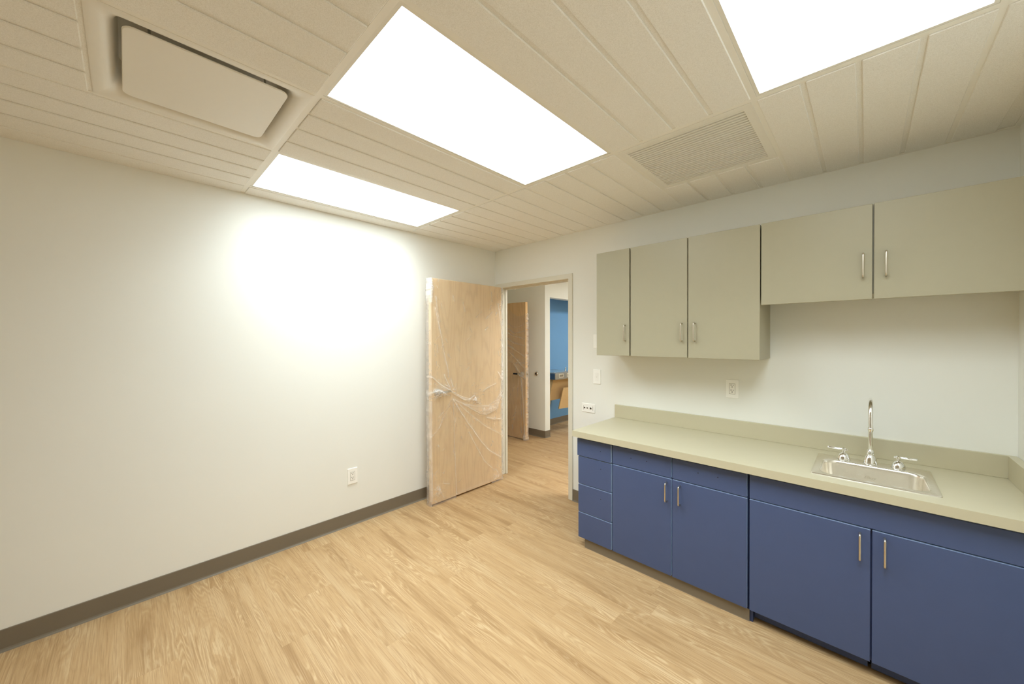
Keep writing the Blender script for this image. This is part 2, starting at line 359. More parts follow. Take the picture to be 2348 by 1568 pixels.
# ------------------------------------------------------------------ doorway and open door
def frame_loop(g, y):   # hollow metal frame, profile swept by boxes
    pass
g = G(); F0, F1, FT = .012, 1.022, 2.072
yf, ym, yb = -.012, .05, WT+.012
g.box((F0, yf, 0), (JL, 0, FT), .003); g.box((JR, yf, 0), (F1, 0, FT), .003); g.box((JL-.004, yf, DH), (JR+.004, 0, FT), .003)        # room-side faces
g.box((F0, WT, 0), (JL, yb, FT)); g.box((JR, WT, 0), (F1, yb, FT)); g.box((JL, WT, DH), (JR, yb, FT))                          # hall-side faces
g.box((JL-.004, 0, .004), (JL, ym, DH)); g.box((JR, 0, 0), (JR+.004, ym, DH)); g.box((JL, 0, DH), (JR, ym, DH+.004))                # rebates
g.box((JL-.004, ym, .004), (JL+.014, WT, DH-.014), .002); g.box((JR-.014, ym, 0), (JR+.004, WT, DH-.014), .002); g.box((JL-.004, ym, DH-.014), (JR+.004, WT, DH+.004), .002)  # stops
fr = struct('door_frame', g, M['frame'], 'cream painted metal frame around the open doorway', 'door frame')
g = G(); g.lathe((.24, .062, DH-.0135), (0, 0, -1), [(0, .010), (.004, .009), (.007, .005), (.008, .001)], 16); g.build('bumper', M['white_metal'], fr)
for zc in (.18, 1.0, 1.83):
    pass

DX0, DX1, DY0, DY1, DZ0, DZ1 = .146, .19, -.957, -.095, .014, 2.016
t = thing('door_1', 'pale maple door swung open against the long white wall, wrapped in clear plastic', 'door', (.168, -.1, 0), kind='structure')
B((DX0, DY0, DZ0), (DX1, DY1, DZ1), .0015).build('leaf', M['door'], t)
def lever(parent, x, y, z, sx, tip, mat):     # rose and lever on a face looking along sx
    g = G(); g.lathe((x, y, z), (sx, 0, 0), [(0, .031), (.006, .031), (.009, .027), (.010, .014), (.038, .0125), (.045, .012), (.047, .006)], 28)
    xx = x+sx*.042
    g.loft([[(xx+sx*dx*s, y+yy, z+dz*s) for dx, dz in ((-.007, -.009), (.007, -.009), (.007, .009), (-.007, .009))] for yy, s in ((-.008*np.sign(tip), 1.), (.02*np.sign(tip), 1.05), (tip*.6, .95), (tip*.97, .85), (tip, .5))], smooth=False)
    return g.build('lever_handle', mat, parent, auto=40)
lever(t, DX1, -.902, 1.003, 1, .125, M['nickel']); lever(t, DX0, -.905, 1.003, -1, .115, M['nickel'])
for zc in (.22, 1.0, 1.80):
    g = G(); g.tube([(.136, -.052, zc-.055), (.136, -.052, zc+.055)], .008, 12)
    g.box((.1005, -.052, zc-.05), (.136, -.049, zc+.05)); g.box((.134, -.094, zc-.05), (.1385, -.052, zc+.05)); g.box((.1385, -.0945, zc-.05), (.18, -.0915, zc+.05))
    g.build('hinge', M['nickel'], t)

FOLDS = [([(-0.736,0.922),(-0.557,0.671),(-0.388,0.457),(-0.268,0.343),(-0.117,0.249)],1.0),([(-0.731,0.913),(-0.721,0.731),(-0.712,0.399),(-0.703,0.106),(-0.693,-0.005)],0.6),([(-0.756,0.912),(-0.836,0.813),(-0.884,0.685),(-0.96,0.62)],0.35),([(-0.746,0.907),(-0.816,0.794),(-0.894,0.679)],0.3),([(-0.695,0.901),(-0.557,0.773),(-0.352,0.619),(-0.116,0.481)],0.6),([(-0.547,0.583),(-0.458,0.436),(-0.353,0.263),(-0.207,0.119)],0.6),([(-0.967,1.144),(-0.815,1.028),(-0.725,0.97),(-0.621,0.908),(-0.546,0.882)],0.9),([(-0.715,0.911),(-0.589,0.854),(-0.456,0.819),(-0.291,0.806),(-0.192,0.839),(-0.102,0.931)],0.8),([(-0.611,0.857),(-0.41,0.734),(-0.328,0.713),(-0.192,0.748),(-0.141,0.815)],0.7),([(-0.304,0.683),(-0.218,0.66),(-0.116,0.647)],1.0),([(-0.545,0.899),(-0.478,0.935),(-0.456,0.863),(-0.398,0.838)],1.0),([(-0.977,0.997),(-0.911,1.03),(-0.864,0.993),(-0.776,0.959)],0.9),([(-0.363,0.958),(-0.315,0.98),(-0.191,1.022)],0.5),([(-0.101,1.098),(-0.121,0.933),(-0.102,0.819)],0.7),([(-0.115,0.802),(-0.116,0.542),(-0.103,0.446)],0.5),([(-0.825,1.134),(-0.785,1.058),(-0.776,1.024)],0.6),([(-0.765,1.105),(-0.735,1.037)],0.5),([(-0.894,0.782),(-0.845,0.823)],0.5),([(-0.915,0.16),(-0.839,0.049)],0.5),([(-0.838,0.17),(-0.779,0.153)],0.6),([(-0.896,0.162),(-0.877,0.093)],0.5),([(-0.847,0.47),(-0.827,0.481)],0.4),([(-0.22,0.031),(-0.144,0.047)],0.7),([(-0.194,0.134),(-0.156,0.087)],0.5),([(-0.961,0.929),(-0.963,0.616),(-0.959,0.228),(-0.962,0.051)],0.5),([(-0.924,1.746),(-0.889,1.615),(-0.854,1.459),(-0.818,1.3),(-0.791,1.192),(-0.782,1.131)],0.9),([(-0.915,1.843),(-0.906,1.747),(-0.876,1.63)],0.8),([(-0.727,1.873),(-0.713,1.828)],0.6),([(-0.61,1.82),(-0.585,1.735)],0.5),([(-0.45,1.685),(-0.385,1.745)],0.4),([(-0.33,1.565),(-0.296,1.59)],0.6),([(-0.249,1.955),(-0.237,1.855)],0.5),([(-0.155,1.843),(-0.137,1.741),(-0.107,1.586),(-0.102,1.412),(-0.096,1.185)],0.9),([(-0.79,1.337),(-0.758,1.298)],0.5),([(-0.828,1.157),(-0.782,1.04)],0.6),([(-0.754,1.114),(-0.74,1.036)],0.5),([(-0.354,0.966),(-0.187,1.018)],0.5),([(-0.962,2.002),(-0.954,1.935),(-0.962,1.802)],0.8),([(-0.534,1.585),(-0.503,1.538)],0.35),([(-0.586,1.449),(-0.514,1.505)],0.3),([(-0.908,1.422),(-0.895,1.362)],0.5),([(-0.862,1.795),(-0.853,1.751)],0.4),([(-0.145,1.135),(-0.109,1.063)],0.8),([(-0.676,1.411),(-0.656,1.356)],0.25),([(-0.318,1.682),(-0.238,1.753)],0.4)]
CLUMPS = [(-.92, .985, .055, .035, .8), (-.47, .885, .04, .035, .9), (-.90, .11, .06, .06, .45), (-.17, .06, .05, .03, .5), (-.965, 1.93, .02, .08, .8), (-.10, 1.1, .02, .05, .7), (-.11, .87, .02, .04, .6), (-.12, 1.82, .025, .1, .35), (-.72, 1.0, .05, .03, .45), (-.30, .77, .14, .025, .35)]
def vnoise(rs, sy, sz, Y, Z):      # smooth value noise on a lattice
    ny, nz = int(1.6*sy)+4, int(2.6*sz)+4; lat = rs.rand(ny, nz); u = (Y+1.3)*sy; v = (Z+.3)*sz
    i = np.floor(u).astype(int); j = np.floor(v).astype(int); a = u-i; b = v-j; a = a*a*(3-2*a); b = b*b*(3-2*b)
    i = np.clip(i, 0, ny-2); j = np.clip(j, 0, nz-2)
    return lat[i, j]*(1-a)*(1-b)+lat[i+1, j]*a*(1-b)+lat[i, j+1]*(1-a)*b+lat[i+1, j+1]*a*b
def segdist(Y, Z, pts):
    best = np.full(Y.shape, 9.)
    for (ay, az), (by, bz) in zip(pts, pts[1:]):
        dy, dz = by-ay, bz-az; k = np.clip(((Y-ay)*dy+(Z-az)*dz)/(dy*dy+dz*dz+1e-12), 0, 1)
        best = np.minimum(best, np.hypot(Y-ay-k*dy, Z-az-k*dz))
    return best
def film_sheet(name, grid, layers):
    n, m = grid.shape[:2]; me = bpy.data.meshes.new(name)
    idx = np.arange(n*m).reshape(n, m); F = np.stack([idx[:-1, :-1], idx[1:, :-1], idx[1:, 1:], idx[:-1, 1:]], -1).reshape(-1, 4)
    me.from_pydata(grid.reshape(-1, 3).tolist(), [], F.tolist()); me.polygons.foreach_set('use_smooth', np.ones(len(F), bool))
    a = me.attributes.new('layers', 'FLOAT', 'POINT'); a.data.foreach_set('value', layers.reshape(-1).astype(np.float32))
    me.materials.append(M['film']); o = bpy.data.objects.new(name, me); COL.objects.link(o); return o
rs = np.random.RandomState(3)
# sheet path seen from above: behind the door, round its free end, across the face, round the hinge edge
NF, NZ = 340, 640
yF = np.linspace(DY0-.004, DY1+.004, NF)
back = [(.128, -.80), (.120, -.86), (.116, -.915), (.114, -.95), (.122, -.966), (.145, -.969), (.17, -.968), (.190, -.966), (.1985, -.9625)]
front = [(.1975, y) for y in yF]; hinge = [(.193, DY1+.009), (.182, DY1+.011), (.165, DY1+.010)]
path = np.array(back+front+hinge); zz = np.linspace(-.004, 2.014, NZ)
Yg = np.repeat(path[:, 1][:, None], NZ, 1); Xg = np.repeat(path[:, 0][:, None], NZ, 1); Zg = np.repeat(zz[None], len(path), 0)
isf = np.zeros(len(path)); isf[len(back):len(back)+NF] = 1; isf = isf[:, None]
wy = Yg+.006*(vnoise(rs, 9, 9, Yg, Zg)-.5); wz = Zg+.010*(vnoise(rs, 9, 9, Yg, Zg)-.5)
disp = .004*vnoise(rs, 12, 10, Yg, Zg)+.003*vnoise(rs, 34, 26, Yg, Zg); lay = .10*vnoise(rs, 22, 14, Yg, Zg)**3
for pts, a in FOLDS:
    d = segdist(wy, wz, pts); brk = .45+.55*vnoise(rs, 26, 20, Yg, Zg)
    disp += a*.006*np.exp(-(d/.012)**2)*brk; lay += a*1.05*np.exp(-(d/.0045)**2)*brk+a*.16*np.exp(-(d/.02)**2)
# a loose doubled swag right of the lever, and many small random creases
top = np.interp(Yg, [-.62, -.56, -.456, -.291, -.192, -.11], [.862, .850, .819, .800, .833, .92]); botm = np.interp(Yg, [-.62, -.52, -.41, -.328, -.192, -.141, -.11], [.862, .80, .734, .713, .748, .82, .92])
sw = np.clip((top-Zg)/.004, 0, 1)*np.clip((Zg-botm)/.004, 0, 1)*(Yg > -.62)*(Yg < -.11)
lay += sw*(.16+.22*np.clip(vnoise(rs, 18, 24, Yg, Zg)*2-.8, 0, 1)); disp += .010*sw*np.clip((top-Zg)*20, 0, 1)
topb = np.interp(Yg, [-.80, -.72, -.62, -.52, -.40], [1.02, .985, .935, .905, .86]); wdt = np.interp(Yg, [-.80, -.70, -.60, -.50, -.40], [.004, .03, .035, .02, .004])
bd = np.clip((topb-Zg)/.003, 0, 1)*np.clip((Zg-topb+wdt)/.003, 0, 1)*(Yg > -.80)*(Yg < -.40); lay += .38*bd*(.5+vnoise(rs, 30, 60, Yg, Zg)); disp += .006*bd
for k in range(190):
    if k < 110: cy, cz = (DY0+.02+abs(.05*rs.randn())) if rs.rand() < .5 else (DY1-.02-abs(.05*rs.randn())), 2.0*rs.rand(); an = PI/2+.5*rs.randn()
    elif k < 180: cy, cz = -.53+.25*rs.randn(), .88+.17*rs.randn(); an = math.atan2(cz-.93, cy+.73)+.35*rs.randn()
    else: cy, cz = -.53+.25*rs.randn(), 2*rs.rand(); an = PI/2+.5*rs.randn()
    ln = .012+.045*rs.rand(); d = segdist(wy, wz, [(cy, cz), (cy+ln*math.cos(an), cz+ln*math.sin(an))]); a = .15+.5*rs.rand()**2
    lay += a*np.exp(-(d/.0032)**2)
for cy, cz, ry, rz, a in CLUMPS:
    k = np.exp(-((Yg-cy)/ry)**2-((Zg-cz)/rz)**2); cr = .5*vnoise(rs, 60, 55, Yg, Zg)+.5*vnoise(rs, 120, 110, Yg, Zg)
    disp += a*.022*k*(cr+.25); lay += a*1.0*k*np.clip((cr-.36)*3, 0, 1.2)+a*.12*k
edge = np.exp(-((Yg-DY1)/.012)**2)*isf; disp += .014*edge*vnoise(rs, 5, 26, Yg, Zg); lay += .55*edge*np.clip(vnoise(rs, 40, 30, Yg, Zg)*2-.6, 0, 1)
disp += .062*np.exp(-((Yg+.86)/.075)**2-((Zg-1.003)/.045)**2)          # held out over the lever
Xn = Xg+disp*isf
nf = (1-isf)
Yn = Yg-nf*.010*vnoise(rs, 3, 14, Xg*6-1, Zg)*(Yg < -.5)+nf*.012*vnoise(rs, 3, 30, Xg*6-1, Zg)*(Yg > -.5)
lay += nf*(.22+.5*np.clip(vnoise(rs, 30, 34, Xg*9-1, Zg)-.5, 0, 1))+nf*.5*np.exp(-((Zg-1.93)/.09)**2)*vnoise(rs, 30, 60, Xg*9-1, Zg)
bot = np.exp(-((Zg+.004)/.03)**2); lay += .35*bot; lay += .25*np.exp(-((Zg-2.014)/.006)**2)
Zn = Zg.copy()
sag = np.where(Yg < -.70, .0, np.where(Yg < -.25, .030, .012))*np.clip(1-Zg/.25, 0, 1)      # hangs to the floor only at the free end
Zn = Zn+sag; Zn = np.maximum(Zn, .002)
o = film_sheet('plastic_wrap', np.stack([Xn, Yn, Zn], -1), np.clip(lay, 0, 1.3))
tag(o, 'clear crinkled plastic sheeting wrapped over the large open maple door in this room', 'plastic wrap')

# ------------------------------------------------------------------ hall beyond the doorway
WY = 1.5; WXc = -.5; HZ = 2.105; AY0 = 1.617; AX = -.96
g = G(); g.box((CX0, WY, 0), (WXc-.12, WY+.1, H+.1)); g.box((WXc-.12, WY, 0), (WXc, AY0, H+.1)); g.box((WXc-.12, AY0, HZ), (WXc, 3.6, H+.1)); g.box((WXc-.12, 3.6, 0), (WXc, CY1, H+.1))
struct('wall_hall', g, M['white_wall'], 'pale wall corner in the hall beyond the doorway, with an alcove cut in it', 'wall')
struct('wall_alcove_side', B((AX, AY0-.015, 0), (WXc-.12, AY0, H)), M['blue_wall'], 'blue near side of the drinking fountain alcove', 'wall')
struct('wall_alcove_end', B((AX, 3.6, 0), (WXc-.12, 3.7, H)), M['blue_wall'], 'blue far side of the drinking fountain alcove', 'wall')
struct('ceiling_alcove', B((AX, AY0, 2.28), (WXc-.12, 3.6, 2.38)), M['blue_wall'], 'blue dropped ceiling of the drinking fountain alcove', 'ceiling')
struct('wall_alcove', B((AX-.1, AY0-.015, 0), (AX, 3.7, H)), M['blue_wall'], 'bright blue back wall of the drinking fountain alcove down the hall', 'wall')
base_strip('baseboard_hall', (CX0, WY), (WXc+.004, WY), (0, -1), 'taupe rubber base under the pale hall wall behind the far door')
base_strip('baseboard_corner', (WXc, WY-.004), (WXc, AY0), (1, 0), 'short taupe rubber base on the end of the hall wall beside the blue alcove')
base_strip('baseboard_alcove', (AX, AY0), (AX, 3.6), (1, 0), 'taupe rubber base under the blue alcove wall')
struct('ceiling_hall', B((CX0-.1, WT, H), (CXR+.1, CY1+.1, H+.1)), M['tee'], 'plain off-white ceiling of the hall beyond the doorway', 'ceiling')
g = G(); g.box((CXR, WT, 0), (CXR+.1, CY1+.1, H)); g.box((CX0-.1, WT, 0), (CX0, CY1+.1, H)); g.box((CX0, CY1, 0), (CXR, CY1+.1, H))
g.box((CX0, 0, 0), (-.1, WT, H+.1))
struct('wall_hall_end', g, M['white_wall'], 'pale outer walls closing off the hall', 'wall')
for cx, cy in ((1.6, .45), (.45, 3.0)):  # panels added out of view to brighten the hall wall and alcove
    t = thing('ceiling_light', 'unseen light panel added in the hall ceiling to brighten the pale hall wall' if cy < 2 else 'unseen light panel added in the hall ceiling to brighten the blue alcove', 'ceiling light', (cx, cy, H), 'added hall fill lights')
    g = G(); hw = .3 if cy < 2 else .2; g.box((cx-hw, cy-.3, H-.012), (cx+hw, cy+.3, H-.001), .004); g.build('frame', M['white_metal'], t)
    B((cx-hw+.02, cy-.28, H-.015), (cx+hw-.02, cy+.28, H-.0125)).build('diffuser', M['hall_fill_lens'], t)
# far door
t = thing('door_2', 'smaller looking maple door standing open in the hall, seen through the doorway', 'door', (-1.05, 1.22, 0), kind='structure')
QX, QY0, QY1 = -.622, 1.2, 1.244
g = G(); g.box((-1.48, QY0, .014), (QX-.001, QY1, 2.016), .001); lf = g.build('leaf', M['veneer_shaded'], t)
B((QX-.001, QY0, .014), (QX+.0005, QY1, 2.016)).build('edge_strip', M['door_edge'], t)
g = G(); g.lathe((-.685, QY0, .965), (0, -1, 0), [(0, .033), (.008, .033), (.012, .024), (.014, .014), (.05, .012), (.052, .006)], 24)
g.loft([[(-.685+dx, QY0-.046+dy, .965+dz) for dy, dz in ((-.007, -.009), (.007, -.009), (.007, .009), (-.007, .009))] for dx in (.012, -.02, -.08, -.125)], smooth=False)
lv = g.build('lever_handle', M['nickel'], t, auto=40)
g = G(); g.box((-.82, QY0-.056, .953), (-.735, QY0-.036, .977), .003); g.build('grip', M['black'], lv)
g = G(); g.box((QX, QY0+.008, .92), (QX+.002, QY1-.008, 1.01)); g.lathe((QX, QY0+.022, .967), (1, 0, 0), [(0, .012), (.028, .012), (.034, .008)], 16); g.build('latch', M['nickel'], t)
xq = np.linspace(-1.47, QX+.006, 90); zq = np.linspace(.004, 1.93, 190)
pth = np.array([(x, QY0-.006) for x in xq]+[(QX+.010, QY0+.004), (QX+.009, QY0+.02), (QX+.009, QY1-.004), (QX+.006, QY1+.008)])
Xg = np.repeat(pth[:, 0][:, None], 190, 1); Yq = np.repeat(pth[:, 1][:, None], 190, 1); Zg = np.repeat(zq[None], len(pth), 0); A = Xg+.15
d = .005*vnoise(rs, 14, 12, A, Zg); la = .16*vnoise(rs, 9, 7, A, Zg)+.05
for k in range(60):
    cx, cz = -.64-.45*rs.rand(), .1+1.6*rs.rand(); an = math.atan2(.97-cz, -.70-cx)+.4*rs.randn(); ln = .04+.1*rs.rand()
    dd = segdist(A, Zg, [(cx+.15, cz), (cx+.15+ln*math.cos(an), cz+ln*math.sin(an))]); la += .3*rs.rand()*np.exp(-(dd/.006)**2)
HF = [([(-.70, .97), (-.66, .6), (-.64, .2), (-.63, .06)], .9), ([(-.70, .95), (-.69, .6), (-.70, .1)], .5), ([(-.63, .90), (-.75, 1.0), (-.83, 1.1)], .9), ([(-1.1, 1.70), (-.85, 1.58), (-.63, 1.62)], .5), ([(-1.1, 1.62), (-.85, 1.53), (-.63, 1.48)], .5), ([(-1.1, 1.55), (-.85, 1.42), (-.63, 1.38)], .6), ([(-1.1, 1.45), (-.85, 1.33), (-.63, 1.22)], .6), ([(-1.1, 1.4), (-.85, 1.22), (-.63, 1.05)], .5), ([(-1.1, 1.18), (-.85, 1.12), (-.63, 1.13)], .4), ([(-1.1, 1.76), (-.85, 1.68), (-.63, 1.76)], .4), ([(-.74, .94), (-.80, .5), (-.86, .2)], .35)]
for pts, a in HF:
    dd = segdist(A, Zg, [(p+.15, q) for p, q in pts]); d += a*.012*np.exp(-(dd/.018)**2); la += a*.6*np.exp(-(dd/.009)**2)
d += .03*np.exp(-((Xg+.69)/.05)**2-((Zg-.965)/.05)**2)
blob = np.exp(-((Xg+.63)/.035)**2-((Zg-.03)/.05)**2); d += .03*blob; la += .45*blob*(.4+vnoise(rs, 40, 40, A, Zg))
face = (np.arange(len(pth)) < 90)[:, None]
Xn = np.where(face, Xg, Xg+.012*vnoise(rs, 4, 30, A*0, Zg)); la = np.where(face, la, .25+.5*vnoise(rs, 4, 60, A*0, Zg))
Zg = Zg-np.clip((Zg-1.5)/.43, 0, 1)*.12*np.abs(np.sin(Xg*7.3+.6)); la = la*(1-.7*np.clip((Zg-1.7)/.2, 0, 1))
o = film_sheet('plastic_wrap', np.stack([Xn, np.where(face, Yq-d, Yq), Zg], -1), np.clip(la, 0, 1.2))
tag(o, 'clear plastic sheeting pulled tight over the far door down the hall', 'plastic wrap')
# round wall bumper
t = thing('wall_bumper', 'small round steel bumper on the pale hall wall beside the far door', 'wall bumper', (-.664, WY, .95))
g = G(); g.lathe((-.664, WY, .95), (0, -1, 0), [(0, .031), (.008, .030), (.016, .024), (.018, .018)], 24); g.build('cup', M['nickel'], t)
g = G(); g.lathe((-.664, WY-.017, .95), (0, -1, 0), [(0, .015), (.006, .013), (.009, .004)], 20); g.build('rubber_pad', M['black'], t)
# drinking fountain in the alcove
FY = 1.757
t = thing('drinking_fountain', 'stainless steel drinking fountain hung on the blue alcove wall', 'drinking fountain', (-.73, 2.0, .84))
g = G(); g.box((AX+.001, FY, .842), (-.5, FY+.56, .95), .008); g.build('basin_body', M['steel_dark'], t)
g = G(); g.box((AX+.002, FY-.002, .85), (-.512, FY+.004, .935), .001); g.build('side_panel', M['fountain_side'], t)
for yb0 in (1.835, 2.045, 2.22):
    g = G(); g.box((-.501, yb0, .872), (-.493, yb0+.125, .932), .003); pb = g.build('push_bar', M['steel'], t)
    g = G(); g.box((-.4935, yb0+.02, .885), (-.4915, yb0+.108, .918), .0005); g.build('recess', M['slot'], pb)
g = G(); g.tube([(-.62, 2.18, .948), (-.62, 2.18, .985), (-.61, 2.17, 1.0), (-.59, 2.15, 1.005)], .011, 10); g.build('bubbler', M['chrome'], t)
g = G(); g.loft([rrect(AX+.04, -.56, FY+.05, FY+.50, .06, .9505), rrect(AX+.06, -.58, FY+.07, FY+.48, .05, .9515)], (True, True)); g.build('drain_tray', M['steel'], t)
g = G(); g.tube([(-.76, 1.93, .496), (-.76, 1.93, .44), (-.775, 1.93, .41), (-.80, 1.93, .40), (-.957, 1.93, .40)], .026, 14)
tag(g.build('drain_pipe', M['steel_dark'], auto=60), 'short grey drain pipe on the blue wall below the fountain cover', 'pipe')
g = G(); g.hexa([(-.93, 1.80, .50), (-.665, 1.80, .50), (-.665, 2.30, .50), (-.93, 2.30, .50), (-.93, 1.80, .84), (-.578, 1.80, .84), (-.578, 2.30, .84), (-.93, 2.30, .84)])
tag(g.build('cardboard_box', M['card']), 'brown cardboard cover with hand slot taped under the drinking fountain', 'cardboard')
o = bpy.data.objects['cardboard_box']
g = G(); g.loft([rrect(0, .075, 0, .03, .012, 0, 6), rrect(0, .075, 0, .03, .012, .002, 6)])
bmesh.ops.rotate(g.bm, verts=g.bm.verts, cent=(0, 0, 0), matrix=Matrix.Rotation(PI/2, 3, 'X')); bmesh.ops.translate(g.bm, verts=g.bm.verts, vec=(-.735, 1.8003, .527)); g.build('hand_slot', M['slot'], o)
g = G(); g.hexa([(-.53, 1.862, .388), (-.50, 1.842, .388), (-.50, 2.50, .36), (-.53, 2.50, .36), (-.53, 1.98, .700), (-.50, 1.96, .700), (-.50, 2.50, .69), (-.53, 2.50, .69)])
tag(g.build('cardboard_sheet', M['card']), 'slanted loose cardboard sheet leaning in front of the fountain cover', 'cardboard')

# ------------------------------------------------------------------ cabinets
LF = -.597; CF = -.635; CT, CB = .826, .785; LB = .066
def pull(parent, x, y, z0, z1):    # bar pull, y is the door face
    r = .0042; d = .029; g = G(); pts = [(x, y, z0)]; R = .009
    pts += [(x, y-d+R, z0)]+[(x, y-d+R-R*math.sin(a), z0+R-R*math.cos(a)) for a in (PI/8, PI/4, 3*PI/8, PI/2)]
    pts += [(x, y-d, z1-R)]+[(x, y-d+R-R*math.cos(a), z1-R+R*math.sin(a)) for a in (PI/8, PI/4, 3*PI/8, PI/2)]+[(x, y, z1)]
    g.tube(pts, r, 12); return g.build('handle', M['nickel'], parent, auto=50)
def front(name, parent, x0, x1, z0, z1, yf, mats, holes=(), th=.018, gap=.003):
    g = G(); g.box((x0+gap, yf, z0+gap), (x1-gap, yf+th, z1-gap), .0018, 0, 1)
    for f in g.bm.faces:
        if len(mats) > 1 and abs(f.normal.y) < .6: f.material_index = 1
    for hx, hz in holes: g.lathe((hx, yf+.0005, hz), (0, -1, 0), [(0, .0026), (.0012, .0026)], 10, mat=len(mats))
    return g.build(name, list(mats)+[M['hole']], parent)
BM = [M['blue'], M['blue_edge']]; SM = [M['sage']]
def carcass(parent, x0, x1, y0, y1, z0, z1, m, inner):
    g = G(); g.box((x0, y0, z0), (x1, y1, z1), .001, 0); o = g.build('cabinet_body', [m], parent)
    return o
DZ = (.773, .646, .449, .25, LB)
# drawer stack
XA, XB, XC, XD = 1.468, 1.737, 2.514, XR-.004
TFY = -.578
t = thing('base_cabinet', 'narrow blue base cabinet of four drawers at the door end of the counter', 'cabinet', (1.6, -.3, 0), 'blue base cabinets')
g = G(); g.box((XA, LF+.021, LB), (XB-.002, -.001, CB), .001, 0); g.box((XA+.055, TFY+.004, 0), (XB-.002, -.02, LB)); g.build('cabinet_body', [M['blue_dark']], t)
for k in range(4):
    x0 = XA+(.004 if k else -.002); yy = LF-(0.004 if k == 0 else 0)
    front('drawer_front', t, x0, XB-.001, DZ[k+1], DZ[k], yy, BM, [(1.655, [.711, .59, .385, .18][k])] if k != 3 else ())
t = thing('base_cabinet', 'blue base cabinet with two drawers over two doors, beside the drawer stack', 'cabinet', (2.12, -.3, 0), 'blue base cabinets')
g = G(); g.box((XB+.002, LF+.021, LB), (XC-.002, -.001, CB), .001, 0); g.box((XB+.002, TFY+.004, 0), (XC+.018, -.02, LB-.002)); g.build('cabinet_body', [M['blue_dark']], t)
XM = 2.126
front('drawer_front', t, XB+.002, XM, .647, .773, LF, BM, [(1.872, .713), (1.976, .716)]); front('drawer_front', t, XM, XC-.003, .647, .773, LF, BM, [(2.272, .718), (2.372, .719)])
d = front('door', t, XB+.002, XM, LB, .647, LF, BM); pull(d, 2.098, LF, .510, .619)
d = front('door', t, XM, XC-.003, LB, .647, LF, BM); pull(d, 2.174, LF, .510, .619)
t = thing('base_cabinet', 'wide blue sink base cabinet with two doors below the steel sink', 'cabinet', (2.98, -.3, 0), 'blue base cabinets')
g = G(); g.box((XC+.002, LF+.021, LB), (XD, -.001, CB-.19), .001, 0); g.box((XC+.002, LF+.021, CB-.19), (XC+.03, -.001, CB)); g.box((XD-.03, LF+.021, CB-.19), (XD, -.001, CB)); g.box((XC+.03, LF+.021, CB-.19), (XD-.03, LF+.036, CB)); g.build('cabinet_body', [M['blue_dark']], t)
B((XC+.020, -.545, .012), (2.962, -.53, LB-.001)).build('toe_board', M['blue_dark'], t); B((2.974, -.545, .012), (XD, -.53, LB-.001)).build('toe_board', M['blue_dark'], t)
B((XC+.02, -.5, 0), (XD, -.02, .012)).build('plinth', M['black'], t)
XS = 2.972
front('false_front', t, XC+.003, XD, .647, .773, LF, BM)
d = front('door', t, XC+.003, XS, LB, .647, LF, BM); pull(d, 2.936, LF, .508, .621)
d = front('door', t, XS, XD, LB, .647, LF, BM); pull(d, 3.013, LF, .508, .625)
g = G(); prof = [(0, 0), (.005, 0), (.004, .004), (.004, LB-.003), (0, LB-.003)]
xl, xr_ = XA+.052, XC+.004
g.loft([[(x, TFY-dd, z) for dd, z in prof] for x in (xl, xr_)], smooth=False)
struct('baseboard_cabinet', g, M['base'], 'taupe rubber toe base under the blue drawers and doors left of the sink cabinet', 'baseboard')

# wall cabinets
UF = -.324; UT, UB, US = 2.126, 1.347, 1.66
UX = (1.458, 1.731, 2.124, 2.517, 2.976, XR-.006)
def wall_cab(lab, x0, x1, zb, cx, lift=.002):
    t = thing('wall_cabinet', lab, 'cabinet', (cx, -.15, zb), 'grey-green wall cabinets')
    g = G(); g.box((x0+.001, UF+.021, zb+lift), (x1-.003, -.001, UT-.002), .001, 0); g.build('cabinet_body', [M['sage']], t); return t
t = wall_cab('narrow single door grey-green wall cabinet nearest the doorway', UX[0], UX[1], UB, 1.6)
d = front('door', t, UX[0], UX[1]-.002, UB, UT, UF, SM); pull(d, 1.697, UF, 1.461, 1.572)
t = wall_cab('tall two door grey-green wall cabinet between the narrow cabinet and the short ones', UX[1], UX[3], UB, 2.12)
d = front('door', t, UX[1]+.002, UX[2], UB, UT, UF, SM); pull(d, 2.090, UF, 1.459, 1.573)
d = front('door', t, UX[2], UX[3]+.001, UB, UT, UF, SM); pull(d, 2.168, UF, 1.459, 1.572)
t = wall_cab('short wide two door grey-green wall cabinet high above the sink', UX[3]+.001, UX[5], US, 2.98, .03)
d = front('door', t, UX[3]+.001, UX[4], US, UT, UF, SM); pull(d, 2.941, UF, 1.771, 1.884)
d = front('door', t, UX[4], UX[5], US, UT, UF, SM); pull(d, 3.020, UF, 1.771, 1.884)

# worktop with backsplash
SX0, SX1, SY0, SY1 = 2.76, 3.18, -.537, -.132
HX0, HX1, HY0, HY1 = SX0+.02, SX1-.02, SY0+.02, SY1-.012
t = thing('countertop', 'long pale grey-green laminate countertop with backsplash above the blue cabinets', 'countertop', (2.45, -.32, CB))
g = G(); CX = 1.449
g.box((CX, CF, CB), (HX0, -.001, CT)); g.box((HX1, CF, CB), (XR-.001, -.001, CT)); g.box((HX0, CF, CB), (HX1, HY0, CT)); g.box((HX0, HY1, CB), (HX1, -.001, CT))
g.build('worktop', M['counter'], t)
B((CX, -.02, CT), (XR-.002, -.001, .931), .0015).build('backsplash', M['counter'], t)
B((XR-.03, CF+.002, CT), (XR-.001, -.0205, .931), .0015).build('side_splash', M['counter'], t)

